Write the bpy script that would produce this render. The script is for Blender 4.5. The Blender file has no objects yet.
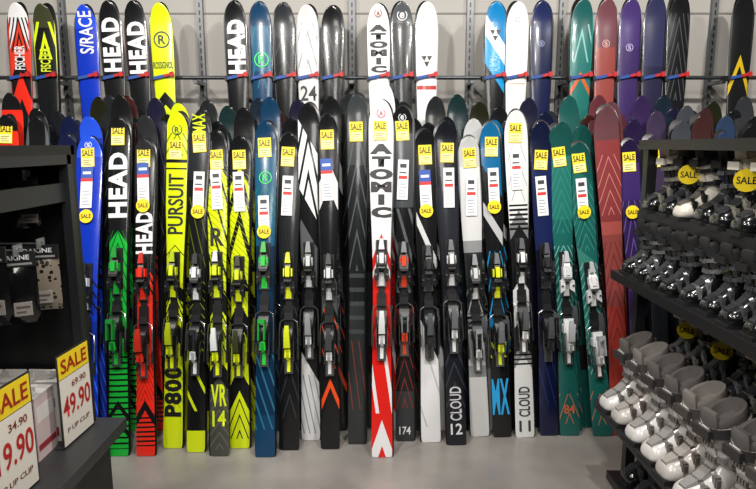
import bpy, bmesh, math, random
from mathutils import Vector, Matrix
random.seed(7)
scene=bpy.context.scene
col=scene.collection
F=593.0; PITCH=math.radians(9.5); CH=1.5
c_,s_=math.cos(PITCH),math.sin(PITCH)
def proj(P):
    x,y,z=P[0],P[1],P[2]-CH
    d=y*c_-z*s_; up=y*s_+z*c_
    return 378+F*x/d, 244.5-F*up/d
def ray(u,v):
    dx=(u-378)/F; dy=-(v-244.5)/F
    return Vector((dx,c_+dy*s_,-s_+dy*c_))
def at_y(u,v,y):
    r=ray(u,v); r=r*(y/r.y); return Vector((r.x,r.y,r.z+CH))
def at_z(u,v,z):
    r=ray(u,v); r=r*((z-CH)/r.z); return Vector((r.x,r.y,r.z+CH))
# ---------------- materials
def lin(h):
    h=h.lstrip('#'); o=[]
    for i in (0,2,4):
        c=int(h[i:i+2],16)/255
        o.append(c/12.92 if c<=.04045 else ((c+.055)/1.055)**2.4)
    return (*o,1)
MC={}
def mat(h,rough=.4,metal=0,coat=0,key=None):
    k=(h,rough,metal,coat)
    if k in MC: return MC[k]
    m=bpy.data.materials.new('mat_'+h.strip('#')); m.use_nodes=True
    nt=m.node_tree; b=nt.nodes['Principled BSDF']
    n=nt.nodes.new('ShaderNodeTexNoise'); n.inputs['Scale'].default_value=35
    r=nt.nodes.new('ShaderNodeMapRange'); r.inputs['To Min'].default_value=max(.05,rough-.06); r.inputs['To Max'].default_value=min(1,rough+.06)
    nt.links.new(n.outputs['Fac'],r.inputs['Value']); nt.links.new(r.outputs['Result'],b.inputs['Roughness'])
    b.inputs['Base Color'].default_value=lin(h); b.inputs['Metallic'].default_value=metal
    b.inputs['Coat Weight'].default_value=coat
    MC[k]=m; return m
def ski_mat(stops,edge=None,ew=.72,slant=0,stripes=None,rough=.22):
    m=bpy.data.materials.new('ski_topsheet'); m.use_nodes=True
    nt=m.node_tree; b=nt.nodes['Principled BSDF']; L=nt.links.new
    tc=nt.nodes.new('ShaderNodeTexCoord'); sp=nt.nodes.new('ShaderNodeSeparateXYZ'); L(tc.outputs['Generated'],sp.inputs[0])
    def M(op,a,bb):
        n=nt.nodes.new('ShaderNodeMath'); n.operation=op
        for i,q in enumerate((a,bb)):
            if q is None: continue
            if isinstance(q,(int,float)): n.inputs[i].default_value=q
            else: L(q,n.inputs[i])
        return n.outputs[0]
    X,Z=sp.outputs[0],sp.outputs[2]
    a=M('MULTIPLY',M('ABSOLUTE',M('SUBTRACT',X,.5),None),2.0)
    sx=a if slant>0 else M('SUBTRACT',X,.5)
    t=M('ADD',Z,M('MULTIPLY',sx,abs(slant)))
    def ramp(st,f):
        r=nt.nodes.new('ShaderNodeValToRGB'); r.color_ramp.interpolation='CONSTANT'
        e=r.color_ramp.elements
        e[0].position=0; e[0].color=lin(st[0][1])
        if len(st)==1: e[1].position=1; e[1].color=lin(st[0][1])
        else:
            e[1].position=st[1][0]; e[1].color=lin(st[1][1])
            for p,cc in st[2:]:
                q=e.new(p); q.color=lin(cc)
        L(f,r.inputs[0]); return r.outputs[0]
    out=ramp(stops,t)
    def mix(f,c1,c2):
        n=nt.nodes.new('ShaderNodeMix'); n.data_type='RGBA'
        L(f,n.inputs[0]); L(c1,n.inputs[6])
        if isinstance(c2,tuple): n.inputs[7].default_value=c2
        else: L(c2,n.inputs[7])
        return n.outputs[2]
    if stripes:
        for (cc,z0,z1,nn,k,duty) in stripes:
            fr=M('FRACT',M('ADD',M('MULTIPLY',Z,nn),M('MULTIPLY',M('ABSOLUTE',M('SUBTRACT',X,.5),None) if k>0 else M('SUBTRACT',X,.5),abs(k))),None)
            f=M('MULTIPLY',M('LESS_THAN',fr,duty),M('MULTIPLY',M('GREATER_THAN',Z,z0),M('LESS_THAN',Z,z1)))
            out=mix(f,out,lin(cc))
    if edge:
        e=edge if isinstance(edge,list) else [(0,edge)]
        out=mix(M('GREATER_THAN',a,ew),out,ramp(e,Z))
    L(out,b.inputs['Base Color'])
    b.inputs['Roughness'].default_value=rough; b.inputs['Coat Weight'].default_value=.45; b.inputs['Coat Roughness'].default_value=.08
    return m
# ---------------- mesh helpers
def obj(name,me,parent=None,loc=None,label=None,cat=None,group=None,mtx=None):
    o=bpy.data.objects.new(name,me); col.objects.link(o)
    if parent: o.parent=parent
    if loc is not None: o.location=loc
    if mtx is not None: o.matrix_local=mtx
    if label: o['label']=label
    if cat: o['category']=cat
    if group: o['group']=group
    return o
def finish(bm,name,mats,bevel=0,smooth=True,angle=35):
    if bevel>0:
        bmesh.ops.bevel(bm,geom=[e for e in bm.edges if len(e.link_faces)==2 and e.calc_face_angle(0)>math.radians(40)],offset=bevel,segments=2,affect='EDGES',profile=.6)
    bmesh.ops.recalc_face_normals(bm,faces=bm.faces)
    me=bpy.data.meshes.new(name); bm.to_mesh(me); bm.free()
    for m in mats: me.materials.append(m)
    if smooth:
        for p in me.polygons: p.use_smooth=True
        try: me.set_sharp_from_angle(angle=math.radians(angle))
        except Exception: pass
    return me
def box(bm,x0,x1,y0,y1,z0,z1,mi=0):
    vs=[bm.verts.new(p) for p in ((x0,y0,z0),(x1,y0,z0),(x1,y1,z0),(x0,y1,z0),(x0,y0,z1),(x1,y0,z1),(x1,y1,z1),(x0,y1,z1))]
    for f in ((3,2,1,0),(4,5,6,7),(0,1,5,4),(1,2,6,5),(2,3,7,6),(3,0,4,7)):
        g=bm.faces.new([vs[i] for i in f]); g.material_index=mi
    return vs
def prism(bm,prof,hw,mi=0):
    a=[bm.verts.new((-hw*(p[2] if len(p)>2 else 1),p[0],p[1])) for p in prof]
    b=[bm.verts.new((hw*(p[2] if len(p)>2 else 1),p[0],p[1])) for p in prof]
    n=len(prof)
    for i in range(n):
        f=bm.faces.new((a[i],a[(i+1)%n],b[(i+1)%n],b[i])); f.material_index=mi
    f=bm.faces.new(a[::-1]); f.material_index=mi
    f=bm.faces.new(b); f.material_index=mi
def loft(bm,rings,mi=0,caps=True):
    R=[[bm.verts.new(p) for p in r] for r in rings]
    n=len(R[0])
    for i in range(len(R)-1):
        for j in range(n):
            f=bm.faces.new((R[i][j],R[i][(j+1)%n],R[i+1][(j+1)%n],R[i+1][j])); f.material_index=mi
    if caps:
        f=bm.faces.new(R[0][::-1]); f.material_index=mi
        f=bm.faces.new(R[-1]); f.material_index=mi
def tube(bm,pts,r,n=8,mi=0):
    pts=[Vector(p) for p in pts]; rings=[]
    for i,p in enumerate(pts):
        d=(pts[min(i+1,len(pts)-1)]-pts[max(i-1,0)]).normalized()
        a=d.orthogonal().normalized() if i==0 else (pa-d*pa.dot(d)).normalized()
        pa=a; b=d.cross(a)
        rings.append([p+a*r*math.cos(2*math.pi*k/n)+b*r*math.sin(2*math.pi*k/n) for k in range(n)])
    loft(bm,rings,mi)
TC={}
def text_mesh(s,mode,h,bold=.018):
    k=(s,mode,h,bold)
    if k in TC: return TC[k]
    cu=bpy.data.curves.new('t','FONT'); cu.body='\n'.join(s) if mode=='stack' else s
    cu.align_x='CENTER'; cu.offset=bold; cu.space_line=.98; cu.resolution_u=3
    if bold>.025: cu.space_character=1.12
    o=bpy.data.objects.new('t',cu); col.objects.link(o)
    dg=bpy.context.evaluated_depsgraph_get(); dg.update()
    me=bpy.data.meshes.new_from_object(o.evaluated_get(dg))
    bpy.data.objects.remove(o)
    if mode=='up': me.transform(Matrix.Rotation(math.pi/2,4,'Z'))
    xs=[v.co.x for v in me.vertices]; ys=[v.co.y for v in me.vertices]
    x0,x1,y0,y1=min(xs),max(xs),min(ys),max(ys)
    me.transform(Matrix.Translation((-(x0+x1)/2,-(y0+y1)/2,0)))
    me.transform(Matrix.Diagonal((1/(x1-x0),1/(y1-y0),1,1)))
    me.transform(Matrix.Rotation(math.pi/2,4,'X'))
    me.materials.clear(); me.materials.append(mat(h,.45)); me.name='lettering'
    TC[k]=me; return me
def text_child(parent,s,mode,h,cx,cy,cz,w,ht,name='lettering',label=None):
    o=obj(name,text_mesh(s,mode,h),parent,label=label)
    o.location=(cx,cy,cz); o.scale=(w,1,ht); return o
# ---------------- bindings
BC={}
def binding(main,acc,lever,style):
    k=(main,acc,lever,style)
    if k in BC: return BC[k]
    M0,M1,M2,M3=mat(main,.35),mat(acc,.35),mat(lever,.35),mat('#a0a3a6',.25,.9)
    bm=bmesh.new()
    box(bm,-.027,.027,-.010,.0,.0,.20); box(bm,-.023,.023,-.010,0,-.37,-.06)
    box(bm,-.016,.016,-.006,0,-.08,.02)
    plate=finish(bm,'binding_plate',[mat('#17181a',.4)],.003)
    bm=bmesh.new()
    if style==0:
        prism(bm,[(-.010,.045,.9),(-.040,.05,.95),(-.058,.075,.85),(-.056,.115,.7),(-.038,.155,.55),(-.012,.185,.4),(-.010,.185,.4)],.024,0)
    elif style==1:
        prism(bm,[(-.010,.040,1),(-.034,.045,1),(-.050,.065,.95),(-.052,.085,.6),(-.046,.14,.55),(-.030,.160,.75),(-.012,.175,.7),(-.010,.175,.7)],.024,0)
    else:
        prism(bm,[(-.010,.050,.7),(-.046,.055,.75),(-.060,.070,.8),(-.050,.10,.9),(-.044,.13,.8),(-.020,.165,.35),(-.010,.165,.35)],.026,0)
    for sx in (-1,1):
        vs=box(bm,sx*.012,sx*.035,-.046,-.022,.012,.055,0)
        for v in vs:
            if abs(v.co.x)>.03 and v.co.z<.03: v.co.z-=.018
            if abs(v.co.x)<.02 and v.co.z>.05: v.co.z+=.012
        tube(bm,[(sx*.027,-.048,.030),(sx*.027,-.052,.030)],.0055,8,2)
        box(bm,sx*.016,sx*.022,-.050,-.02,.085,.125,1)
    prism(bm,[(-.054,.080),(-.063,.085),(-.060,.130),(-.046,.135)],.010,1)
    box(bm,-.018,.018,-.060,-.046,.060,.067,2)
    box(bm,-.024,.024,-.016,-.010,-.03,.04,2)
    box(bm,-.014,.014,-.019,-.015,-.025,.030,1)
    toe=finish(bm,'toe_piece',[M0,M1,M3],.0022)
    bm=bmesh.new()
    prism(bm,[(-.040,.150,.8),(-.052,.152,.9),(-.046,.20,.55),(-.032,.205,.5)],.016,0)
    toel=finish(bm,'toe_lever',[M2],.0025)
    bm=bmesh.new()
    if style==1:
        prism(bm,[(-.010,-.27,.8),(-.036,-.275,.9),(-.060,-.25,.9),(-.066,-.20,.8),(-.060,-.165,.95),(-.040,-.14,1.1),(-.010,-.135,1.1)],.023,0)
    else:
        prism(bm,[(-.010,-.29,.6),(-.028,-.30,.65),(-.056,-.265,.7),(-.070,-.215,.85),(-.064,-.17,1),(-.044,-.145,1.05),(-.038,-.125,1.1),(-.010,-.13,1)],.023,0)
    for sx in (-1,1):
        box(bm,sx*.018,sx*.031,-.054,-.014,-.195,-.155,0)
        box(bm,sx*.023,sx*.027,-.034,-.012,-.31,-.20,2)
        box(bm,sx*.008,sx*.014,-.064,-.046,-.285,-.245,1)
    box(bm,-.021,.021,-.018,-.01,-.37,-.29,2)
    box(bm,-.008,.008,-.022,-.016,-.36,-.30,1)
    prism(bm,[(-.042,-.30),(-.048,-.295),(-.068,-.25),(-.060,-.24)],.008,1)
    heel=finish(bm,'heel_piece',[M0,M1,M3],.0022)
    bm=bmesh.new()
    if style==2:
        for sx in (-1,1): box(bm,sx*.011,sx*.017,-.098,-.060,-.235,-.14)
        box(bm,-.017,.017,-.100,-.088,-.155,-.135)
    else:
        prism(bm,[(-.068,-.235,1),(-.082,-.235,1.05),(-.096,-.175,.9),(-.088,-.125,.65),(-.078,-.13,.65),(-.072,-.19,.9)],.015,0)
    hl=finish(bm,'heel_lever',[M2],.0025)
    bm=bmesh.new()
    for sx in (-1,1):
        tube(bm,[(sx*.020,-.014,-.10),(sx*.042,-.016,-.115),(sx*.046,-.018,-.16),(sx*.046,-.022,-.25)],.003,6,0)
        box(bm,sx*.042,sx*.051,-.028,-.012,-.30,-.24,1)
    box(bm,-.021,.021,-.022,-.014,-.105,-.070,1)
    br=finish(bm,'ski_brake',[M3,mat('#1b1c1e',.5)],.002)
    BC[k]=(plate,toe,toel,heel,hl,br); return BC[k]
# ---------------- tags
def card_mesh(name,w,h,bands,t=.0012):
    bm=bmesh.new(); mats=[]
    for i,(f0,f1,h_,x0,x1) in enumerate(bands):
        off=0 if i==0 else .0005+.0001*i/4
        box(bm,w*(x0-.5),w*(x1-.5),-t-off,0 if i==0 else -t+.0001,h*(f0-.5),h*(f1-.5),len(mats)); mats.append(mat(h_,.5))
    return finish(bm,name,mats,0,False)
rows=[]
for i in range(3): rows.append((.10+.11*i,.14+.11*i,'#6b6540',.15,.8-.15*(i%2)))
SALE=card_mesh('sale_tag',.066,.098,[(0,1,'#f0d622',0,1),(.04,.46,'#f2e89a',.06,.94)]+rows)
PT=[(0,1,'#e4e6e8',0,1)]+[(.08+.075*i,.10+.075*i,'#8b8f96',.15,.85-.2*((i*7)%3)/2) for i in range(5)]
PRICE_W=card_mesh('price_tag',.054,.20,PT+[(.52,.60,'#c8362e',.1,.9),(.66,.70,'#55585c',.15,.8),(.80,.90,'#34363a',.2,.8)])
PRICE_B=card_mesh('price_tag',.058,.21,PT+[(.72,1,'#2c4fa0',0,1),(.64,.72,'#c23030',0,1),(.82,.88,'#e8ecf4',.15,.85)])
def disc_mesh(r=.034):
    bm=bmesh.new()
    n=24
    loft(bm,[[(r*math.cos(a*2*math.pi/n),y,r*math.sin(a*2*math.pi/n)) for a in range(n)] for y in (0,-.0015)])
    return finish(bm,'round_sale_tag',[mat('#f0d41c',.5)],0,False)
DISC=disc_mesh()
bm=bmesh.new(); n=28
loft(bm,[[(r*math.cos(a*2*math.pi/n),y,r*math.sin(a*2*math.pi/n)) for a in range(n)] for r,y in ((.85,0),(1,0),(1,-.001),(.85,-.001),(.85,0))],caps=False)
RINGB=finish(bm,'emblem_ring',[mat('#101010')],0,False)
bm=bmesh.new()
for (x0,x1,xm,z0,z1) in ((-1,-.05,-.45,.1,1),(.05,1,.45,.1,1),(-.5,.5,0,-1,.0)):
    a=[bm.verts.new(p) for p in ((x0,0,z1),(xm,0,z0),(x1,0,z1))]; bm.faces.new(a)
CHEV=finish(bm,'chevron_emblem',[mat('#101010')],0,False)
RINGS={}
def ring(parent,h,x,y,z,r,base=None):
    k=(h,base is None)
    if k not in RINGS:
        m=(base or RINGB).copy(); m.materials.clear(); m.materials.append(mat(h,.4)); RINGS[k]=m
    o=obj('chevron_emblem' if base else 'emblem_ring',RINGS[k],parent,(x,y,z)); o.scale=(r,1,r)
# ---------------- ski body
def wprof(s):
    if s<.02: e=.80+.10*math.sqrt(max(0,1-((.02-s)/.02)**2)); return e*.92
    if s<.46:
        t=(s-.02)/.44; return .83+(.69-.83)*(.5-.5*math.cos(math.pi*t))
    if s<.91:
        t=(s-.46)/.45; return .69+(1-.69)*(.5-.5*math.cos(math.pi*t))
    t=min(1.0,(s-.91)/.09); return max(.14,max(0.0,1-t**2.7)**.5)
def thick(s):
    return .006+.009*max(0.0,math.sin(math.pi*min(1,max(0,s))))**1.2
def rock(s):
    return (-.024*((s-.93)/.07)**2 if s>.93 else 0)
EDGE=mat('#2a2b2e',.35,.3); BASE=mat('#0d0d0e',.3)
def ski_mesh(L,hw,m,flip=False):
    bm=bmesh.new(); S=[0,.004,.01,.02,.05]+[.05+i*.83/18 for i in range(1,19)]+[.90,.92,.94,.955,.97,.98,.988,.994,.998,1.0]
    rings=[]
    for s in S:
        w=hw*wprof(s); t=thick(s); y=rock(s); z=L*s
        rings.append([(-w,y,z),(-w,y-t*.55,z),(-w*.82,y-t*.92,z),(0,y-t,z),(w*.82,y-t*.92,z),(w,y-t*.55,z),(w,y,z)])
    loft(bm,rings,0)
    bm.faces.ensure_lookup_table()
    for f in bm.faces:
        ys=[v.co.y-rock(v.co.z/L) for v in f.verts]
        if len(f.verts)==4 and max(abs(q) for q in ys)<1e-5: f.material_index=2
        elif len(f.verts)==4 and min(abs(v.co.x)/(hw*wprof(v.co.z/L)) for v in f.verts)>.99: f.material_index=1
    if flip:
        for v in bm.verts: v.co.y=-v.co.y
    return finish(bm,'ski',[m,EDGE,BASE],0,True,50)
def frame(B,T):
    z=(T-B).normalized(); x=(Vector((1,0,0))-z*z.x).normalized(); y=z.cross(x)
    M=Matrix((x,y,z)).transposed().to_4x4(); M.translation=B; return M
BN=[0]
def build_ski(B,T,hw,m,label,group,texts=(),rings=(),bind=None,tag=None,price=None,rnd=None,mate=False):
    L=(T-B).length; M=frame(B,T)
    o=obj('ski',ski_mesh(L,hw,m),label=label,cat='ski',group=group); o.matrix_world=M
    def sv(v):
        a,b=0,1
        for _ in range(24):
            q=(a+b)/2
            if proj(B+(T-B)*q)[1]>v: a=q
            else: b=q
        return a
    for (s,v1,v2,wf,mode,h) in texts:
        s1,s2=sv(v1),sv(v2); sm=(s1+s2)/2
        me=text_mesh(s,mode,h,.065 if s=='ATOMIC' else .045 if s in('HEAD','P800') else .028 if s in ('MX','VR') else .015).copy()
        me.transform(Matrix.Diagonal((2*hw*wf,1,abs(s1-s2)*L,1)))
        for v in me.vertices:
            q=sm+v.co.z/L; v.co.y=rock(q)-thick(q)-.0018
        obj('brand_lettering',me,o,(0,0,L*sm))
    for (v,r,h,letter) in rings:
        q=sv(v); y=-thick(q)-.0018+rock(q)*1.15
        if letter=='chev': ring(o,h,0,y,q*L,r,CHEV); continue
        ring(o,h,0,y,q*L,r)
        if letter: text_child(o,letter,'flat',h,0,y-.0003,q*L,r*.9,r*1.1,'brand_lettering')
    if bind:
        BN[0]+=1
        pl,toe,tl,he,hl,br=binding(*bind,BN[0]%3)
        bz=.75*L/1.65+.05+random.uniform(-.045,.045); by=-.0145; hz=random.uniform(-.045,.01)
        obj('binding_plate',pl,o,(0,by,bz))
        t=obj('toe_piece',toe,o,(0,by,bz)); obj('toe_lever',tl,t,(0,0,0))
        t=obj('heel_piece',he,o,(0,by,bz+hz)); obj('heel_lever',hl,t,(0,0,0))
        obj('ski_brake',br,o,(0,by,bz+hz))
    dx=random.uniform(-.006,.006)
    if tag:
        q=sv(tag); t=obj('sale_tag',SALE,o,(dx,-thick(q)-.004+rock(q),q*L),label='yellow sale tag'); t.rotation_euler=(0,random.uniform(-.08,.08),0)
        text_child(t,'SALE','flat','#1a1a1a',0,-.0024,.023,.056,.032,'sale_lettering')
    if price:
        q=sv(price[0]+20); t=obj('price_tag',PRICE_B if price[1] else PRICE_W,o,(dx*1.5,-thick(q)-.007,q*L),label='long white price tag'); t.rotation_euler=(0,random.uniform(-.05,.05),0)
    if rnd:
        q=sv(rnd); t=obj('round_sale_tag',DISC,o,(dx,-thick(q)-.012,q*L),label='round yellow sale tag')
        text_child(t,'SALE','flat','#1a1a1a',0,-.0022,0,.050,.022,'sale_lettering')
    if mate:
        o2=obj('ski',ski_mesh(L*1.010,hw,mat('#202124',.3,0,.3),True),label='dark ski strapped base to base behind its twin',cat='ski',group=group)
        o2.matrix_world=M@Matrix.Translation((random.choice((-.007,.007)),.0015,0))
    return o
# colours
K='#141517'; W='#dcdcde'; GY='#55585c'; BL='#0e32b0'; GR='#18a836'; RD='#de2c1c'; YL='#cfe016'; NV='#141a3c'; PU='#4b2a78'
R2='#d2201a'
def D(ub,ut,vt,vb,desc,m,**k):
    d=dict(ub=ub,ut=ut,vt=vt,vb=vb,desc=desc,m=m,w=.057,up=15,mu=2); d.update(k); return d
bk=(K,'#2a2c2e','#4a4d52')
bs=(K,'#c9ccce','#8a8d90')
FR=[
D(10,8,116,445,'black ski with orange red tip',ski_mat([(0,K),(.8,RD),(.95,K)]),tag=134,up=20),
D(40,38,118,446,'black ski with grey edges',ski_mat([(0,K)],GY),up=8),
D(68,68,135,450,'dark navy ski with violet band',ski_mat([(0,NV),(.55,PU),(.7,NV)]),bind=bk,tag=160,price=(172,0),up=16),
D(87,90,137,467,'bright blue racing ski with black binding',ski_mat([(0,BL),(.3,'#0b2a8c'),(.42,BL),(.93,'#2650d8')],stripes=[('#3a63e6',.05,.3,18,-6,.25),(K,.44,.56,30,-4,.3)]),bind=(K,'#c8ccd8','#202226'),tag=158,price=(168,1),rnd=217,up=18,w=.063,texts=[('S/RACE',385,436,.5,'up','#c9d2f4')],rings=[(146,.018,W,'S')]),
D(119,119,118,456,'black ski fading into vivid green with white lettering',ski_mat([(0,GR),(.09,K),(.11,GR),(.14,K),(.16,GR),(.36,K),(.40,GR),(.66,K)],K,.84,.05,stripes=[(K,.02,.30,60,0,.35),('#0d5a20',.40,.66,26,5,.25),('#2a2d30',.7,.94,9,3,.12)]),bind=(K,GR,'#1c8a34'),tag=136,up=20,texts=[('HEAD',153,218,.80,'up',W)]),
D(146,145,140,456,'black ski with orange red lower half',ski_mat([(0,RD),(.14,K),(.17,RD),(.60,K),(.86,'#2a2a2c')],K,.84,.06,stripes=[(K,.03,.13,70,0,.4),('#8a1610',.17,.4,40,7,.2),(K,.5,.6,30,6,.4)]),bind=(K,RD,'#b8281a'),tag=158,price=(164,1),rnd=206,up=22,texts=[('HEAD',212,254,.76,'up',W)]),
D(173,178,113,448,'neon yellow ski with black lettering',ski_mat([(0,YL),(.33,K),(.38,YL),(.46,K),(.50,YL),(.60,K),(.605,YL)],K,.88,.04,stripes=[(K,.38,.46,44,8,.4),('#8d9a12',.12,.3,30,-5,.14),(K,.83,.86,40,0,.4),('#7d8810',.87,.94,30,4,.3)]),bind=(K,YL,'#a8b814'),tag=150,up=8,texts=[('P800',366,416,.74,'up',K),('PURSUIT',174,234,.66,'up',K)],rings=[(130,.026,K,'R')]),
D(196,200,114,452,'black ski with neon yellow lettering',ski_mat([(0,YL),(.06,K),(.8,'#222427')],stripes=[(YL,.12,.3,9,-1.2,.16),('#5a6210',.5,.75,11,-3,.12),('#8d9a12',.3,.5,40,4,.12)]),bind=(K,'#dfe6e8','#2a2c2e'),tag=143,price=(172,0),rnd=212,up=4,texts=[('MAX',115,133,.6,'up',YL)]),
D(220,217,131,456,'dark grey and neon yellow ski',ski_mat([(0,'#43453f'),(.24,K),(.30,YL),(.46,K),(.52,YL),(.9,K)],'#3a3c46',.86,.06,stripes=[(K,.5,.88,8,-2,.18),(K,.30,.5,22,4,.25),('#6d7810',.52,.9,46,-3,.12),('#5a5c54',.02,.2,30,3,.2)]),bind=(K,YL,'#cfd3d4'),tag=160,price=(170,0),up=8,texts=[('VR',384,406,.68,'flat',YL),('14',410,426,.58,'flat',YL),('R',228,246,.6,'flat',K)]),
D(240,240,137,448,'neon yellow ski with black centre graphics',ski_mat([(0,YL),(.18,K),(.26,YL),(.40,K),(.47,YL),(.9,K)],K,.82,.08,stripes=[(K,.5,.88,7,2,.35),(K,.03,.17,20,4,.2),('#828e12',.5,.88,50,-4,.14)]),bind=(K,YL,'#32351a'),tag=160,price=(172,0),rnd=None,up=26),
D(265,266,122,457,'petrol blue ski with green emblem',ski_mat([(0,'#123a5a'),(.12,'#0e2c48'),(.62,'#155070'),(.9,'#0f3350')],'#0a2238',.87,stripes=[('#2a6a86',.08,.3,14,-3,.2),('#1d6a60',.66,.8,30,4,.2)]),bind=(K,'#23c03c','#1a9a30'),tag=148,price=(196,0),rnd=232,up=22,rings=[(178,.032,'#2bd05a','R')]),
D(290,289,134,450,'matt black ski with neon yellow binding',ski_mat([(0,K),(.5,'#1d1f22'),(.9,K)],'#2b3a2b',.87,stripes=[('#2e3236',.1,.45,12,3,.15)]),bind=(K,'#e6f01e','#c9d61c'),tag=157,price=(176,0),up=14),
D(311,308,104,440,'black and white geometric patterned ski',ski_mat([(0,W),(.22,K),(.5,GY),(.62,K),(.7,W),(.9,K)],K,.88,-.12,stripes=[(K,.65,.95,9,3,.3),('#8f9396',.02,.2,12,-4,.2)]),bind=bs,up=0,tag=None),
D(331,328,115,449,'black ski with orange stripe',ski_mat([(0,K),(.18,'#e04a1c'),(.21,K),(.45,'#4a4d50'),(.55,K),(.78,'#d2d2d2'),(.86,K)],[(0,'#e04a1c'),(.6,K)] ,.86,.08,stripes=[('#e04a1c',.24,.42,14,-3,.15)]),bind=(K,'#c9ccce','#3b3e40'),tag=140,price=(160,1),up=16),
D(357,357,95,444,'charcoal ski with faint grey graphics',ski_mat([(0,'#2c2f31'),(.4,'#1c1e20'),(.8,'#34383a')],'#111111',.88,stripes=[('#4a4f52',.5,.9,10,3,.2),('#7a3a24',.1,.3,6,-3,.12),('#3e4346',.3,.5,25,0,.3)]),tag=132,up=0),
D(382,381,101,457,'red and white racing ski',ski_mat([(0,R2),(.03,W),(.10,R2),(.40,'#8a1410'),(.42,R2),(.56,W),(.58,R2),(.62,W)],[(0,R2),(.22,W),(.46,R2),(.58,W)],.80,.10,stripes=[(W,.12,.30,3.2,-1.6,.22)]),bind=(K,'#d9dadb','#c9cacc'),up=16,tag=131,w=.059,texts=[('ATOMIC',144,218,.94,'stack',K)],rings=[(114,.022,'#b01818','A')]),
D(405,402,107,441,'black and grey ski with white numbers',ski_mat([(0,'#2e3134'),(.15,K),(.35,'#5c2020'),(.4,K),(.7,'#43474a'),(.92,K)],'#6d7174',.90,stripes=[('#565a5e',.45,.7,8,-2,.25),('#7a2a22',.1,.3,16,4,.16)]),bind=(K,'#d8401d','#74777a'),tag=131,price=(160,0),up=4,texts=[('174',426,434,.5,'flat',W)],rings=[(118,.020,'#c8cacc','e')]),
D(431,425,130,442,'black ski with white tail section',ski_mat([(0,W),(.33,K),(.62,'#c9cacc'),(.66,K)],K,.88,-.18,stripes=[('#b8bbbe',.05,.3,4,-1,.08)]),bind=bk,tag=155,price=(171,1),rnd=211,up=6),
D(457,445,122,445,'deep navy black ski with small lettering',ski_mat([(0,'#17191f'),(.5,'#24272e'),(.8,'#14161c')],'#3b3f48',.92,stripes=[('#30343e',.1,.5,16,3,.2)]),bind=(K,'#d0d2d4','#5f6266'),tag=153,price=(168,0),up=4,texts=[('CLOUD',386,420,.5,'up','#c8c8cc'),('12',423,434,.5,'flat','#d8d8dc')]),
D(480,468,137,436,'white ski with grey bands',ski_mat([(0,'#cccdcd'),(.2,'#8f9395'),(.24,'#d0d1d1'),(.36,'#77797c'),(.42,'#2a2c2e'),(.62,'#8a8c8e'),(.66,'#d0d1d2'),(.9,'#b9bbbc')],'#9a9ea0',.88,stripes=[('#9a9da0',.3,.5,14,4,.2),(K,.36,.42,60,0,.5)]),bind=bs,tag=158,price=(176,0),up=16),
D(502,489,123,437,'black and bright blue ski with yellow accents',ski_mat([(0,K),(.32,'#167ab0'),(.36,K),(.66,'#b6b6b8'),(.70,K),(.82,'#12608e')],K,.88,-.12,stripes=[('#d7e220',.26,.31,20,-3,.3),('#1c90cc',.4,.6,12,4,.2)]),bind=(K,'#d7e220','#6a6c6e'),tag=147,price=(168,0),rnd=207,up=2,texts=[('MX',378,414,.80,'flat','#28a0e0')],rings=[(198,.020,W,'chev')]),
D(525,515,111,437,'glossy white ski with black waist graphics',ski_mat([(0,'#d8d8d8'),(.26,'#8a8c8e'),(.30,'#26282a'),(.38,'#d8d8d8'),(.50,'#1a1a1c'),(.66,'#77797b'),(.70,'#dadada')],'#dcdcdc',.80,.06,stripes=[('#a8a8aa',.73,.9,14,3,.12),('#1a1a1c',.64,.72,70,0,.5),('#1a1a1c',.22,.30,70,0,.4)]),bind=(K,'#e8e8e8','#56595c'),tag=133,price=(150,0),up=0,texts=[('CLOUD',386,416,.5,'up','#303236'),('11',420,431,.5,'flat','#303236')]),
D(549,540,122,434,'midnight blue ski',ski_mat([(0,'#101738'),(.3,'#0c1024'),(.6,'#18224e'),(.9,'#0e1530')],'#0a0d1c',.88,stripes=[('#26326a',.1,.4,10,-3,.1)]),bind=bk,tag=160,price=(176,0),up=8),
D(570,558,125,433,'sea green ski',ski_mat([(0,'#1a5a54'),(.28,'#35746a'),(.33,'#1a5c56'),(.7,'#226a62'),(.9,'#164844')],'#10403c',.88,stripes=[('#6fa8a0',.30,.62,34,6,.22),('#164e48',.05,.27,7,2,.1),('#a86850',.04,.14,14,3,.12),('#2f7a70',.66,.88,24,5,.2)]),tag=157,up=2,w=.061,texts=[('84',404,413,.45,'flat','#c8603c')],bind=('#d4d6d8','#c8cccc','#b0b4b8')),
D(603,577,143,436,'wide teal ski with pale binding',ski_mat([(0,'#1a5e56'),(.2,'#226e66'),(.55,'#35786e'),(.62,'#1c5e58'),(.9,'#164a46')],'#10443e',.90,-.08,stripes=[('#84b4ac',.22,.60,30,5,.18),('#144842',.65,.88,8,3,.12),('#b06c54',.04,.16,14,3,.12),('#3a8278',.64,.86,26,5,.16)]),bind=('#d4d6d8','#e8e8e8','#a8acb0'),tag=163,price=(178,0),rnd=212,up=16,w=.061,texts=[('84',398,408,.45,'flat','#c8603c')]),
D(622,605,107,432,'muted coral red ski',ski_mat([(0,'#98362e'),(.4,'#84403c'),(.62,'#9c4c46'),(.66,'#7e3638'),(.9,'#5c3a40')],'#64302e',.90,stripes=[('#6a2a2a',.3,.6,18,5,.2),('#b87a70',.68,.86,20,4,.12)]),bind=None,up=4,w=.063,tag=None),
D(642,628,140,430,'deep purple ski',ski_mat([(0,'#44306a'),(.4,'#30204e'),(.8,'#3a2862'),(.92,'#241a3c')],'#20143c',.88,stripes=[('#6a5494',.5,.8,12,4,.15)]),bind=None,up=18,tag=162,rnd=212),
D(664,652,136,430,'dark slate ski',ski_mat([(0,'#22262c'),(.6,'#3a3048')],'#14161a',.88),bind=None,up=22,tag=158),
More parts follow.
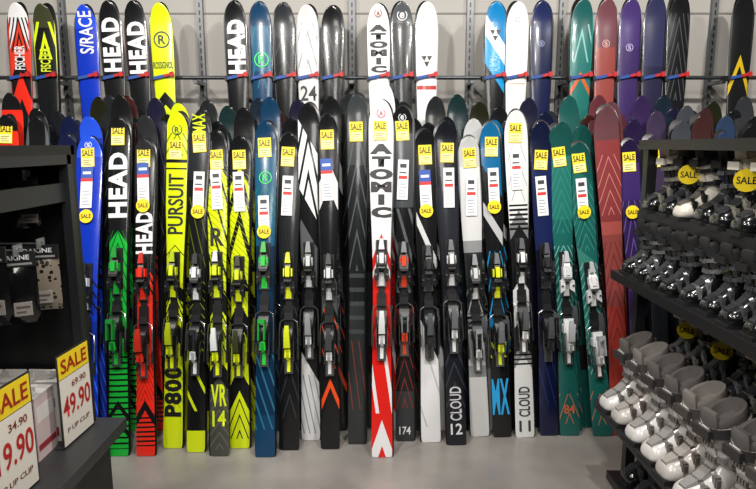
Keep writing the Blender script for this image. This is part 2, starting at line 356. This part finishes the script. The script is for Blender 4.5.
D(690,680,122,430,'black ski with grey tip',ski_mat([(0,K),(.8,'#3c4046')],K,.88),up=14),
D(712,700,116,430,'dark charcoal ski',ski_mat([(0,'#202226'),(.9,'#3b2222')],K,.88),up=6),
D(734,722,132,430,'black ski with dull blue tip',ski_mat([(0,K),(.85,'#2c3c58')],K,.88),up=14),
D(768,750,126,430,'black ski with white tip edge',ski_mat([(0,K)],'#777a80',.90),up=8),
]
for d in FR:
    B=at_z(d['ub'],d['vb'],0.0); B.z=.001
    if B.y>2.90: B=Vector((B.x*2.90/B.y,2.90,.001))
    T=at_y(d['ut'],d['vt'],3.06)
    vis_low = d.get('bind') is not None
    w_=d['w']*random.uniform(.95,1.05)
    build_ski(B,T,w_,d['m'],d['desc']+' leaning on rack','skis in the front row',d.get('texts',()),d.get('rings',()),d.get('bind'),d.get('tag'),d.get('price'),d.get('rnd'),True)
    b2=at_y(d['ub']+d['mu']+9,430,2.955); b2.z=.001; 
    if d['up']>0:
        t2=at_y(d['ut']+d['mu']+random.uniform(-2,3),d['vt']-d['up']*1.1,3.15); b2.x=t2.x+(b2.x-t2.x)*.7
        build_ski(b2,t2,d['w'],d['m'],d['desc']+' behind another','skis in the second row',(),(),bk if vis_low else None)
# third layer: skis seen in the gaps
cols=['#1a1c22','#26282c','#1c1e10','#151618','#16222e','#3a1a18','#202224','#2e3034','#1a1a2e','#14282a']
us=[(d['ub'],d['ut']) for d in FR]
for i in range(len(us)-1):
    gap=us[i+1][1]-us[i][1]
    for f in ((.5,) if gap<26 else (.36,.72)):
        ub=us[i][0]+(us[i+1][0]-us[i][0])*f; ut=us[i][1]+gap*f
        h=cols[(i*3+int(f*10))%len(cols)]
        if 556<ut<585: h='#174e4a'
        if 590<ut<620: h='#5a2a32'
        if 620<=ut<650: h='#302048'
        B=at_y(ub,430,2.99); B.z=.001; T=at_y(ut,random.uniform(94,126),3.215)
        build_ski(B,T,.057,ski_mat([(0,h),(.5,K),(.7,h)],'#3a3d42' if i%2 else K,.88,0,[('#4a4d52',.55,.9,9+i%4,3,.12)]),'dark ski filling a gap in the rear row','skis in the rear row',(),(),None)
# upper row
LEDGE=.45
UP=[
(20,18,4,'black ski with red and white tip',ski_mat([(0,K),(.72,RD),(.80,K),(.86,'#d23a24'),(.95,W)],'#c8362a',.86,.1,stripes=[(K,.86,.96,20,6,.4)]),[('FISCHER',46,70,.46,'up',W)],[]),
(47,43,5,'black ski with neon yellow zigzag tip',ski_mat([(0,K),(.93,'#3a3c28')],YL,.93,0,stripes=[(YL,.84,.95,9,2.4,.3)]),[('FISCHER',48,72,.46,'up',YL)],[]),
(90,85,6,'blue racing ski with white lettering',ski_mat([(0,BL),(.93,'#1c46d0')]),[('S/RACE',12,54,.62,'up',W)],[]),
(116,109,2,'black ski with large white lettering',ski_mat([(0,K)],'#3a3d40',.9),[('HEAD',18,72,.78,'up',W)],[]),
(142,134,2,'black ski with large white lettering and red edge',ski_mat([(0,K)],'#4a2a28',.9),[('HEAD',22,74,.78,'up',W)],[]),
(166,160,4,'neon yellow ski with round black emblem',ski_mat([(0,YL),(.7,K),(.74,YL)],'#c9d830',.86,.04),[('ROSSIGNOL',62,69,.88,'flat',K)],[(40,.044,K,'R')]),
(239,235,2,'black ski with large white lettering',ski_mat([(0,K)],'#33363a',.9),[('HEAD',20,74,.78,'up',W)],[]),
(263,260,3,'petrol blue ski with green round emblem',ski_mat([(0,'#123a5a'),(.8,'#175474'),(.93,'#123a5a')],'#0a2238',.86,stripes=[('#2a6e8c',.75,.93,10,3,.15)]),[],[(60,.040,'#2bd05a','R')]),
(287,284,4,'plain black ski',ski_mat([(0,K),(.9,'#2a2c30')],'#26282c',.86,stripes=[('#2e3236',.75,.95,12,2,.15)]),[],[]),
(309,307,6,'white ski with grey pattern',ski_mat([(0,'#cfcfcf')],'#afb2b4',.86,stripes=[('#8d9194',.80,.95,12,3,.18)]),[('24',86,101,.72,'flat',K)],[]),
(333,332,7,'black ski with subtle grey lines',ski_mat([(0,K)],'#3c3f42',.9,stripes=[('#3a3d40',.74,.95,8,-2,.15)]),[],[]),
(380,378,5,'white ski with bold black stacked lettering',ski_mat([(0,W),(.95,'#e0e0e0')],'#e2e2e2',.7),[('ATOMIC',25,73,.84,'stack',K)],[(14,.020,'#8a1c1c','A')]),
(403,402,3,'dark grey ski with round emblem',ski_mat([(0,'#2a2c2e'),(.94,'#4e5256')],'#55585c',.88,stripes=[('#1a1a1c',.74,.9,6,2,.3)]),[],[(16,.028,W,'e')]),
(427,427,3,'white ski with red mark',ski_mat([(0,W),(.745,'#b03a34'),(.755,'#d8d8da')],'#c4c5c8',.86),[],[(62,.030,K,'chev')]),
(494,496,3,'black ski with white and blue tip blocks',ski_mat([(0,K),(.78,'#1c90cc'),(.86,W),(.92,'#127ab4')],K,.9,-.1),[('AURORA',56,72,.5,'up','#7cc3e8')],[(36,.030,K,'chev')]),
(516,518,3,'glossy white ski with thin gold line',ski_mat([(0,'#dcdcdd'),(.76,'#b8a888'),(.765,'#dedede')],'#e2e2e2',.8),[],[(20,.014,'#8d8d90',None)]),
(541,542,2,'midnight blue ski',ski_mat([(0,'#151c40'),(.9,'#1c2650')],'#0c1024',.86),[],[(44,.016,'#8a94c0','S')]),
(580,583,0,'teal ski with orange chevron tip',ski_mat([(0,'#226a64'),(.77,'#c85c30'),(.79,'#226a66'),(.92,'#1c5654')],'#2a746e',.86,.06,stripes=[('#7cb7b0',.82,.93,10,3,.2)]),[],[]),
(605,607,0,'muted coral red ski',ski_mat([(0,'#8c4440'),(.86,'#6a4048')],'#643436',.88),[],[(44,.020,'#d8a49e','S')]),
(628,631,0,'deep purple ski',ski_mat([(0,'#3a2a5c'),(.86,'#42306a')],'#281a48',.88),[],[(48,.020,'#b8a8d8','S')]),
(652,656,-3,'blue violet ski',ski_mat([(0,'#26263f'),(.8,'#2e3050')],'#1a1a32',.88),[],[]),
(676,680,-4,'black ski with fine grey zigzag',ski_mat([(0,K)],'#2a2c30',.88,stripes=[('#44474c',.7,.95,14,5,.2)]),[],[]),
(738,744,-4,'black ski with yellow stripe',ski_mat([(0,K),(.8,'#c8a81e'),(.83,K)],'#2c2e30',.88,.1),[],[]),
]
straps=[]
for (ub,ut,vt,desc,m,tx,rg) in UP:
    T=at_y(ut,vt,3.38); b=at_y(ub,100,3.33)
    q=(LEDGE-T.z)/(b.z-T.z)
    B=Vector((T.x+(b.x-T.x)*min(q,2.2),3.29,LEDGE+.001))
    build_ski(B,T,.061,m,desc+' on raised ledge','skis on the raised ledge',tx,rg,None,None,None,None,True)
    straps.append((B,T))
bm=bmesh.new()
loft(bm,[[(x,y,z) for (y,z) in ((-.004,-.008),(-.004,.008),(0,.008),(0,-.008))] for x in (-.058,-.03,.02,.058)])
SB=finish(bm,'ski_strap',[mat('#1c4690',.5)],.001)
bm=bmesh.new(); box(bm,.006,.050,-.009,-.004,-.007,.007); box(bm,.040,.060,-.014,-.002,-.013,.013)
SR=finish(bm,'strap_buckle',[mat('#b02222',.4)],.002)
bm=bmesh.new(); box(bm,-.070,-.056,-.012,.045,-.013,.013)
SH=finish(bm,'strap_hook',[mat('#1c1d20',.5)],.002)
RZ=1.872
for B,T in straps:
    P=B+(T-B)*((RZ-B.z)/(T.z-B.z))
    o=obj('ski_strap',SB,label='blue and red retaining strap holding a ski to the rail',cat='strap',group='straps on the display rail')
    o.location=(P.x,P.y-.020,RZ); o.rotation_euler=(0,-.2,0)
    obj('strap_buckle',SR,o,(0,0,0),label='red strap buckle'); obj('strap_hook',SH,o,(0,0,0))
# ---------------- rack + room
def single(name,fn,mats,label=None,cat=None,group=None,bevel=0,parent=None,loc=None,smooth=False):
    bm=bmesh.new(); fn(bm); return obj(name,finish(bm,name,mats,bevel,smooth),parent,loc,label,cat,group)
o=single('display_rail',lambda bm:tube(bm,[(-2.7,3.420,RZ),(2.7,3.420,RZ)],.011,12),[mat('#4f5256',.35,.8)],'grey steel rail running behind the upper skis','rail',smooth=True)
o=single('display_rail',lambda bm:tube(bm,[(-2.7,3.225,1.40),(2.7,3.225,1.40)],.010,12),[mat('#3a3c40',.35,.8)],'dark steel rail supporting the lower skis','rail',smooth=True)
single('display_plinth',lambda bm:box(bm,-2.7,2.7,3.02,3.585,.0,LEDGE),[mat('#100e0d',.5)],'long black wooden ledge carrying the upper skis','plinth')
single('gap_darkening_board',lambda bm:box(bm,-2.7,2.7,3.245,3.258,LEDGE+.001,1.36),[mat('#0e0e10',.6)],'thin black sheet added to darken gaps behind the lower skis','panel')  # added sheet, stands in for the darkness between the lower skis
for u in (62,200,352,470,562,714):
    x=at_y(u,40,3.56).x
    def f(bm):
        box(bm,x-.018,x+.018,3.572,3.598,LEDGE,2.75,0)
        for k in range(50): box(bm,x-.004,x+.004,3.570,3.573,.6+k*.042,.625+k*.042,1)
        box(bm,x-.012,x+.012,3.42,3.575,RZ-.03,RZ-.010,0)
        box(bm,x-.010,x+.010,3.225,3.575,1.37,1.389,0)
    single('wall_upright',f,[mat('#6b6d70',.4,.4),mat('#1a1a1a')],'grey slotted wall upright with rail brackets','shelf bracket','wall uprights')
def struct(o): o['kind']='structure'; return o
def room_mat(h1,h2,scale,rough,r2=None):
    m=bpy.data.materials.new('room'); m.use_nodes=True; nt=m.node_tree; b=nt.nodes['Principled BSDF']; L=nt.links.new
    tc=nt.nodes.new('ShaderNodeTexCoord'); n=nt.nodes.new('ShaderNodeTexNoise'); n.inputs['Scale'].default_value=scale; n.inputs['Detail'].default_value=8
    r=nt.nodes.new('ShaderNodeValToRGB'); r.color_ramp.elements[0].color=lin(h1); r.color_ramp.elements[1].color=lin(h2)
    r.color_ramp.elements[0].position=.3; r.color_ramp.elements[1].position=.7
    L(tc.outputs['Object'],n.inputs['Vector']); L(n.outputs['Fac'],r.inputs[0]); L(r.outputs[0],b.inputs['Base Color'])
    b.inputs['Roughness'].default_value=rough; return m
FM=room_mat('#7a7672','#948f8a',3.2,.28); WM=room_mat('#a09d98','#aaa7a2',1.2,.8); CM=room_mat('#1c1c1e','#262628',1,.9); DM=room_mat('#343230','#3c3a38',1,.9)
struct(single('floor',lambda bm:box(bm,-3.2,3.2,-2,3.6,-.1,0),[FM]))
struct(single('wall_back',lambda bm:box(bm,-3.2,3.2,3.6,3.7,0,3.2),[WM]))
struct(single('wall_left',lambda bm:box(bm,-3.3,-3.2,-2,3.6,0,3.2),[DM]))
struct(single('wall_right',lambda bm:box(bm,3.2,3.3,-2,3.6,0,3.2),[DM]))
struct(single('wall_front',lambda bm:box(bm,-3.2,3.2,-2.1,-2,0,3.2),[DM]))
struct(single('ceiling',lambda bm:box(bm,-3.2,3.2,-2,3.6,3.2,3.3),[CM]))
zs=at_y(200,13,3.59).z
struct(single('trim_1',lambda bm:box(bm,-3.2,3.2,3.594,3.5995,zs-.004,zs+.004),[mat('#7a7774',.6)]))
# ---------------- right shelf unit
BKM=mat('#1a1a1c',.4)
RX=1.07
def unit(bm):
    for y in (1.02,2.44):
        box(bm,RX+.02,RX+.06,y-.02,y+.02,0,1.5); box(bm,1.66,1.70,y-.02,y+.02,0,1.5)
    box(bm,1.68,1.70,1.0,2.46,0,1.5)
fr=single('boot_shelf_unit',unit,[BKM],'black metal shelf unit filled with ski boots','shelf unit')
def shelf(z,x0,x1=1.68,t=.022): 
    single('shelf',lambda bm:(box(bm,x0,x1,1.0,2.46,z-t,z),box(bm,x0-.004,x0+.002,1.0,2.46,z-t-.014,z+.001)),[BKM],parent=fr,bevel=0)
for z,x0 in ((1.520,RX),(1.232,1.085),(.98,.99),(.60,1.185),(.40,.955),(.06,RX-.04)): shelf(z,x0)
# ---------------- ski boots
def se(t,p): 
    c=math.cos(t); return math.copysign(abs(c)**(2/p),c)
def boot_kind(shell,cuff,buck,liner,strap,accent):
    ms,mc,mb,ml,mp,ma=mat(shell,.18,0,.8),mat(cuff,.2,0,.8),mat(buck,.28,.6),mat(liner,.85),mat(strap,.8),mat(accent,.4)
    n=24
    secs=[(-.160,.024,.020,.038),(-.156,.038,.014,.058),(-.146,.048,.010,.072),(-.125,.055,.008,.083),(-.095,.057,.008,.096),(-.070,.056,.008,.116),(-.045,.054,.008,.146),(-.020,.053,.008,.178),(.010,.053,.008,.200),(.045,.053,.008,.205),(.08,.051,.008,.200),(.11,.047,.008,.180),(.130,.041,.010,.140),(.143,.030,.018,.085)]
    def sec_pt(x,w,z0,z1,a,g=0):
        c,s=se(a,2.8),se(a-math.pi/2,2.4)
        zc=z0+(z1-z0)*.42
        h=(z1-zc) if s>0 else (zc-z0)
        nar=1-.42*max(0,s)**2*min(1,(z1-z0)/.16)
        return (x,(w+g)*c*nar,zc+(h+(g if s>0 else 0))*s)
    bm=bmesh.new()
    loft(bm,[[sec_pt(x,w,z0,z1,2*math.pi*k/n) for k in range(n)] for x,w,z0,z1 in secs])
    shellm=finish(bm,'boot_shell',[ms],0,True,60)
    bm=bmesh.new()
    rg=[]
    for x,z,w in ((-.148,.072,.020),(-.12,.088,.026),(-.09,.102,.026),(-.068,.122,.026),(-.045,.150,.024),(-.028,.174,.024)):
        rg.append([(x,-w,z-.012),(x-.003,-w*.75,z+.004),(x-.003,w*.75,z+.004),(x,w,z-.012)])
    loft(bm,rg)
    insm=finish(bm,'instep_panel',[ma],.001,True,40)
    def axis(t): return Vector((.048-.060*t,0,.120+.185*t))
    def ring_(t,g=0,dz=0):
        c=axis(t); rx=.082-.004*t+g; ry=.055+.011*t+g
        out=[]
        for k in range(n):
            a=2*math.pi*k/n; ca,sa=math.cos(a),math.sin(a)
            z=c.z+dz+(.026*ca if t>.5 else 0)*((t-.5)*2)
            if t<.25: z+=(-.055*ca*ca+.030)*(1-t/.25)+(-.012*ca)*(1-t/.25)
            out.append((c.x+rx*ca*(1-.06*max(0,-ca)),ry*se(a-math.pi/2,2.15),z))
        return out
    bm=bmesh.new()
    loft(bm,[ring_(.0,-.004),ring_(.0,.002),ring_(.08,.004),ring_(.3,.002),ring_(.5,0),ring_(.75,0),ring_(.97,.001),ring_(1,.000),ring_(1,-.005),ring_(.8,-.007)],caps=False)
    rg=[]
    for t in (.12,.35,.6,.85,1.0):
        c=axis(t); rx=(.082-.004*t)*.94; zz=c.z-.024*max(0,(t-.5)*2)
        rg.append([(c.x-rx-.001,-.022,zz),(c.x-rx-.007,-.018,zz),(c.x-rx-.005,.024,zz),(c.x-rx+.003,.028,zz)])
    loft(bm,rg)
    cuffm=finish(bm,'boot_cuff',[mc],0,True,45)
    bm=bmesh.new()
    rg=[]
    for t in (.15,.45,.75,1.03):
        c=axis(t); rx=.082-.004*t; z=c.z+.026*max(0,(t-.5)*2)
        rg.append([(c.x+rx-.008,-.024,z),(c.x+rx+.007,-.018,z),(c.x+rx+.007,.018,z),(c.x+rx-.008,.024,z)])
    loft(bm,rg)
    for sy in (-1,1): tube(bm,[(.050,sy*.048,.135),(.050,sy*.063,.135)],.015,14); tube(bm,[(.050,sy*.061,.135),(.050,sy*.0645,.135)],.008,10)
    spm=finish(bm,'cuff_spoiler',[ma],.002)
    bm=bmesh.new()
    loft(bm,[ring_(.8,-.012),ring_(1,-.007,.008),ring_(1.03,-.008,.016),ring_(1.05,-.014,.022),ring_(1.05,-.026,.020),ring_(1,-.034,.006),ring_(.96,-.040,0)],caps=False)
    bm.faces.new([bm.verts.new(p) for p in ring_(.96,-.040)])
    rg=[]
    for z,xo,w in ((.24,0,.030),(.29,-.012,.038),(.322,-.018,.038),(.334,-.016,.030)):
        rg.append([(-.064+xo+.004,-w,z),(-.068+xo,-w*.5,z),(-.068+xo,w*.5,z),(-.064+xo+.004,w,z),(-.046+xo,w*.9,z),(-.046+xo,-w*.9,z)])
    loft(bm,rg)
    linm=finish(bm,'boot_liner',[ml],0,True,50)
    bm=bmesh.new()
    for a,b_,w in ((-.166,-.040,.042),(.060,.150,.038)):
        box(bm,a,b_,-w,w,0,.018)
        for k in range(4):
            x=a+.012+k*(b_-a-.024)/3.3; box(bm,x,x+.01,-w-.002,w+.002,0,.008)
    box(bm,-.045,.065,-.024,.024,.006,.014)
    solem=finish(bm,'boot_sole',[mat('#1a1a1c',.6)],.002)
    def band(bm,pts,wd,wv,th=.004):
        rings=[]
        for p,nn in pts:
            p=Vector(p); nn=Vector(nn).normalized(); w=Vector(wv)*wd/2
            rings.append([p-w,p+w,p+w+nn*th,p-w+nn*th])
        loft(bm,rings,0)
    bks=[]
    def interp(x):
        for i in range(len(secs)-1):
            if secs[i][0]<=x<=secs[i+1][0]:
                f=(x-secs[i][0])/(secs[i+1][0]-secs[i][0]); return [secs[i][j]+(secs[i+1][j]-secs[i][j])*f for j in range(4)]
    for x,sl in ((-.100,.25),(-.058,.55)):
        bm=bmesh.new(); pts=[]
        for k in range(15):
            a=math.radians(-5+k*13.6)
            x0,w,z0,z1=interp(x); p=sec_pt(x0,w,z0,z1,a,.001)
            pts.append((p,(0,math.cos(a),math.sin(a))))
        band(bm,pts,.015,(1,0,sl))
        x0,w,z0,z1=interp(x); p=sec_pt(x0,w,z0,z1,math.radians(142),0)
        y,z=p[1],p[2]
        box(bm,x-.011,x+.011,y-.010,y+.006,z-.020,z+.014); box(bm,x-.008,x+.008,y-.016,y-.008,z-.026,z+.006)
        for q in range(4): box(bm,x-.009,x+.009,-.024+q*.012,-.017+q*.012,z1-.002,z1+.008)
        bks.append(finish(bm,'buckle',[mb],.0012))
    for t in (.36,.66):
        bm=bmesh.new(); pts=[]; c=axis(t); rx=.083-.004*t; ry=.057+.011*t
        for k in range(17):
            a=math.radians(70+k*13.75); ca=math.cos(a)
            pts.append(((c.x+rx*ca*(1-.06*max(0,-ca))-.001,ry*se(a-math.pi/2,2.15),c.z+.020*ca),(ca,math.sin(a),0)))
        band(bm,pts,.018,(-.2,0,1),.005)
        yy=-ry
        box(bm,c.x-.058,c.x-.018,yy-.008,yy+.008,c.z-.022,c.z+.002); box(bm,c.x-.052,c.x+.004,yy-.014,yy-.006,c.z-.016,c.z-.002)
        fx=c.x-rx*.94
        for q in range(4): box(bm,fx-.010,fx+.002,-.026+q*.013,-.019+q*.013,c.z-.029,c.z-.011)
        bks.append(finish(bm,'buckle',[mb],.0012))
    bm=bmesh.new(); pts=[]; t=.9; c=axis(t); rx=.083-.004*t; ry=.056+.011*t
    for k in range(19):
        a=math.radians(60+k*13.4); ca=math.cos(a)
        pts.append(((c.x+rx*ca*(1-.06*max(0,-ca)),ry*se(a-math.pi/2,2.15),c.z+.024*ca),(ca,math.sin(a),0)))
    band(bm,pts,.036,(-.2,0,1),.004)
    box(bm,c.x-rx-.010,c.x-rx+.004,-.03,.045,c.z-.045,c.z-.012)
    ps=finish(bm,'power_strap',[mp],.0008)
    return (shellm,cuffm,linm,solem,bks,ps,insm,spm)
KINDS={
 'black':(boot_kind('#101113','#141517','#6a6c70','#1a1a1c','#0e0e10','#202226'),'black plastic ski boot with grey buckles'),
 'blacksilver':(boot_kind('#121315','#101113','#9a9ca0','#222224','#16161a','#2a2c30'),'black ski boot with bright silver buckles'),
 'blackwhite':(boot_kind('#121315','#18191c','#b8b4aa','#d0c8bc','#dcd6ca','#2a2c30'),'black ski boot with cream liner and straps'),
 'cream':(boot_kind('#d4cec4','#ccc6bc','#3a3a3c','#2a2a2c','#141416','#55524e'),'cream ski boot with dark buckles and strap'),
 'grey':(boot_kind('#303338','#26282c','#a0a3a6','#1e1e20','#c8c4bc','#181a1c'),'dark grey ski boot with silver buckles'),
 'white':(boot_kind('#d2d0ce','#c8c6c4','#8e8c8a','#5a5654','#2e2c2c','#8a8886'),'white ski boot with silver buckles and dark strap'),
 'pearl':(boot_kind('#bcb8b4','#cac8c6','#7c7470','#77726e','#45403e','#9a9490'),'pale grey ski boot with dull metal buckles'),
}
def place_boot(kind,x,y,z,rz,group,disc=False,sc=1.0):
    (sh,cu,li,so,bks,ps,ins,sp),lab=KINDS[kind]
    o=obj('ski_boot',sh,label=lab+' on shelf',cat='ski boot',group=group)
    o.location=(x,y,z+.0005); o.rotation_euler=(0,0,rz); o.scale=(sc,sc,sc)
    for nm,me in (('boot_cuff',cu),('boot_liner',li),('boot_sole',so),('power_strap',ps),('instep_panel',ins),('cuff_spoiler',sp)): obj(nm,me,o,(0,0,0))
    for b in bks: obj('buckle',b,o,(0,0,0))
    if disc:
        t=obj('round_sale_tag',DISC,o,(-.095,-.085,.205),label='round yellow sale tag'); t.rotation_euler=(.1,0,-.5-rz)
        t.scale=(1.05/sc,1,1.05/sc)
        text_child(t,'SALE','flat','#1a1a1a',0,-.0022,0,.052,.022,'sale_lettering')
def row(kind,x,z,ys,g,discs=(),rz=.05,sc=1.0):
    for i,y in enumerate(ys): place_boot(kind if isinstance(kind,str) else kind[i%len(kind)],x+random.uniform(-.010,.010),y,z,rz+random.uniform(-.07,.07),g,i in discs,sc)
YS=lambda a,st,n_:[a-st*i for i in range(n_)]
row(['blackwhite','black','cream','black','blackwhite'],1.205,1.232,YS(2.375,.122,8),'ski boots on the upper shelf',(1,4),sc=.79)
row(['black','blacksilver','black'],1.105,.98,YS(2.38,.118,9),'black ski boots on the middle shelf',(),sc=.67)
row(['black','blacksilver'],1.38,.98,YS(2.38,.125,4),'black ski boots on the middle shelf',(),sc=.67)
row(['white','pearl','white'],1.080,.40,YS(2.36,.132,8),'white ski boots on the lower shelf',(),rz=.15,sc=.92)
row(['grey','blackwhite','black'],1.325,.60,YS(2.37,.122,7),'grey ski boots on the stepped shelf',(0,2),sc=.80)
row('black',1.20,.06,YS(2.36,.135,5),'black ski boots on the bottom shelf',sc=.88)
# ---------------- left unit
LX=-1.0
lu=single('accessory_shelf_unit',lambda bm:(box(bm,-1.45,LX,1.955,1.975,0,1.5),box(bm,-1.47,-1.45,.9,1.975,0,1.5),box(bm,-1.45,LX,.9,1.975,1.47,1.5),box(bm,-1.45,-.96,.9,1.975,0,.44)),[mat('#111214',.5)],'black accessory shelf unit with hanging packs and boxes','shelf unit')
single('shelf',lambda bm:box(bm,-1.45,-.90,.9,1.99,.50,.54),[mat('#2b2c2e',.4)],parent=lu,bevel=.003)
single('shelf',lambda bm:(box(bm,-1.45,-1.02,.9,1.95,1.34,1.36),box(bm,-1.022,-1.015,.9,1.95,1.32,1.38)),[mat('#242527',.4)],parent=lu)
single('shelf_frame',lambda bm:(box(bm,LX-.03,LX,1.925,1.955,.54,1.47),box(bm,LX-.03,LX,.9,1.95,1.44,1.47)),[mat('#34363a',.35,.5)],parent=lu)
def sign(y0,y1,old,new,h,x):
    w=y1-y0
    bm=bmesh.new(); box(bm,-w/2,w/2,0,.003,0,h,0); box(bm,-w/2+.006,w/2-.006,-.001,0,.006,h*.73,1); box(bm,-w/2,w/2,.0,.03,-.001,.004,0)
    box(bm,-w/2+.006,w/2-.006,-.001,0,h*.74,h-.006,2)
    o=obj('price_sign',finish(bm,'price_sign',[mat('#2c2d30',.3),mat('#e2ddd2',.5),mat('#f0d420',.5)],0,False),label='upright sale price sign with yellow header on the shelf edge',cat='sign',group='price signs')
    o.location=(x,(y0+y1)/2,.5415); o.rotation_euler=(0,0,math.radians(90-3))
    text_child(o,'SALE','flat','#a01c14',0,-.002,h*.86,w*.80,h*.15,'sign_lettering')
    text_child(o,old,'flat','#7c2a24',w*.1,-.002,h*.63,w*.45,h*.07,'sign_lettering')
    text_child(o,new,'flat','#b41c1a',0,-.002,h*.42,w*.86,h*.23,'sign_lettering')
    text_child(o,'P UP CLIP','flat','#6a2a20',0,-.002,h*.17,w*.7,h*.05,'sign_lettering')
sign(1.755,1.940,'69.90','49.90',.31,-.995); sign(1.410,1.585,'34.90','19.90',.335,-.985)
PBS=[]
for c1,c2,c3 in (('#d4d2ce','#a02420','#5e5a58'),('#d0bcbc','#e0dcd8','#9a3038'),('#dad6d2','#5e5a58','#a04048')):
    bm=bmesh.new(); box(bm,-.035,.035,-.055,.055,0,.20,0); box(bm,.0345,.0355,-.045,.045,.12,.17,1); box(bm,.0345,.0356,-.05,.05,.03,.05,2); box(bm,-.03,.03,-.0556,-.055,.02,.05,1); box(bm,-.025,.025,-.0556,-.055,.12,.15,2); box(bm,-.02,.01,-.0562,-.0556,.03,.04,0)
    PBS.append(finish(bm,'product_box',[mat(c1,.5),mat(c2,.5),mat(c3,.5)],0,False))
bm=bmesh.new(); box(bm,-.036,.036,-.056,.056,.2,.206); box(bm,-.012,.012,-.002,.002,.206,.222)
PL=finish(bm,'box_lid',[mat('#c9c6c2',.5)],0,False)
for i,(x,y) in enumerate(((-1.075,1.87),(-1.155,1.87),(-1.235,1.87),(-1.315,1.87),(-1.075,1.74),(-1.155,1.74),(-1.235,1.74),(-1.085,1.61),(-1.165,1.61))):
    k=i%3
    o=obj('product_box',PBS[k],label=['small white retail box with red print on shelf','small pale pink retail box with white print','small white retail box with grey print on shelf'][k],cat='box',group='retail boxes on the lower shelf'); o.location=(x,y,.5405); o.rotation_euler=(0,0,random.uniform(-.06,.06))
    obj('box_lid',PL,o,(0,0,0))
def pillow(w,h,t,mats,head=.035):
    bm=bmesh.new(); nx,nz=8,8
    for sgn in (-1,1):
        g=[[bm.verts.new((-w/2+w*i/nx, sgn*t*(max(0,math.sin(math.pi*i/nx)*math.sin(math.pi*j/nz)))**.5, -h+h*j/nz)) for i in range(nx+1)] for j in range(nz+1)]
        for j in range(nz):
            for i in range(nx): bm.faces.new((g[j][i],g[j][i+1],g[j+1][i+1],g[j+1][i]))
    bmesh.ops.remove_doubles(bm,verts=bm.verts,dist=.0005)
    return finish(bm,'pack',mats,0,True,60)
pm=bpy.data.materials.new('printed_fabric'); pm.use_nodes=True; nt=pm.node_tree; b=nt.nodes['Principled BSDF']
v=nt.nodes.new('ShaderNodeTexVoronoi'); v.inputs['Scale'].default_value=60; r=nt.nodes.new('ShaderNodeValToRGB'); r.color_ramp.interpolation='CONSTANT'
r.color_ramp.elements[0].color=lin('#1e1c1a'); r.color_ramp.elements[1].color=lin('#7a7064'); r.color_ramp.elements[1].position=.35
tcn=nt.nodes.new('ShaderNodeTexCoord'); nt.links.new(tcn.outputs['Object'],v.inputs['Vector']); nt.links.new(v.outputs['Distance'],r.inputs[0]); nt.links.new(r.outputs[0],b.inputs['Base Color']); b.inputs['Roughness'].default_value=.18
gb=mat('#0c0d0f',.14,0,.8)
for i,(u,v_,y,w,h,m,t,rz) in enumerate([(38,258,1.80,.115,.165,pm,'DAKINE',.32),(15,266,1.66,.105,.17,gb,'DAKINE',.5),(-12,262,1.56,.09,.17,gb,'DAKINE',.2),(24,190,1.86,.08,.12,gb,None,.35)]):
    P=at_y(u,v_,y)
    o=obj('accessory_pack',pillow(w,h,.014,[m]),label=['hanging pack with patterned grey fabric','glossy black hanging pack with printed header','glossy black hanging pack with printed header','small glossy black hanging pack'][i],cat='package',group='hanging accessory packs'); o.location=P; o.rotation_euler=(0,0,rz)
    single('header_card',lambda bm:(box(bm,-w/2,w/2,-.004,.004,-.004,.040),box(bm,-w/2+.01,w/2-.01,-.0046,-.004,.002,.008,1)),[mat('#18191b',.4),mat('#8a8a8a')],parent=o)
    single('product_label',lambda bm:(box(bm,-.012,.034,-.0165,-.010,-h*.85,-h*.62),box(bm,-.006,.028,-.0170,-.0165,-h*.72,-h*.68,1),box(bm,-.006,.018,-.0170,-.0165,-h*.80,-h*.77,1)),[mat('#88847e',.5),mat('#5a4a44')],parent=o)
    if t: text_child(o,t,'flat','#d8d8d8',0,-.0055,.024,w*.7,.014,'brand_lettering')
    single('display_hook',lambda bm:(tube(bm,[(-1.449,P.y,P.z+.045),(P.x+.01,P.y,P.z+.045),(P.x+.02,P.y,P.z+.055)],.003,8),box(bm,P.x+.01,P.x+.013,P.y-.022,P.y+.022,P.z+.03,P.z+.062)),[mat('#b8babd',.3,.8)],'chrome display hook carrying a hanging pack','hook','display hooks')
# ---------------- lights
def area(x,y,z,tx,ty,tz,e,s,c=(1,.96,.90)):
    l=bpy.data.lights.new('ceiling_or_fill_lamp','AREA'); l.energy=e; l.size=s; l.color=c  # shared by the ceiling spots and the added fill lights
    o=bpy.data.objects.new('ceiling_or_fill_lamp',l); col.objects.link(o); o.location=(x,y,z)
    d=Vector((tx,ty,tz))-Vector((x,y,z)); o.rotation_euler=d.to_track_quat('-Z','Y').to_euler()
for x in (-2.0,-.7,.7,2.0): area(x,1.45,3.1,x*.9,3.1,.5,36,.10)
for x in (-1.3,0,1.3): area(x,.1,3.1,x*.8,2.0,.2,16,.15)
area(0,-1.0,2.6,0,2.0,.7,12,.6)  # unseen fill light added behind the camera, not a shop lamp
area(-1.2,.2,2.9,1.3,2.1,.9,18,.12); area(1.0,-.2,2.9,-1.1,1.8,.8,8,.12)  # fill light added to brighten the boot shelves; second aims at left unit
w=bpy.data.worlds.new('world'); scene.world=w; w.use_nodes=True; w.node_tree.nodes['Background'].inputs[0].default_value=(.8,.85,.9,1); w.node_tree.nodes['Background'].inputs[1].default_value=.06
cam=bpy.data.cameras.new('camera'); co=bpy.data.objects.new('camera',cam); col.objects.link(co)
cam.sensor_width=36; cam.lens=F/756*36; co.location=(0,0,CH); co.rotation_euler=(math.pi/2-PITCH,0,0); cam.clip_start=.05
scene.camera=co
scene.view_settings.view_transform='Standard'
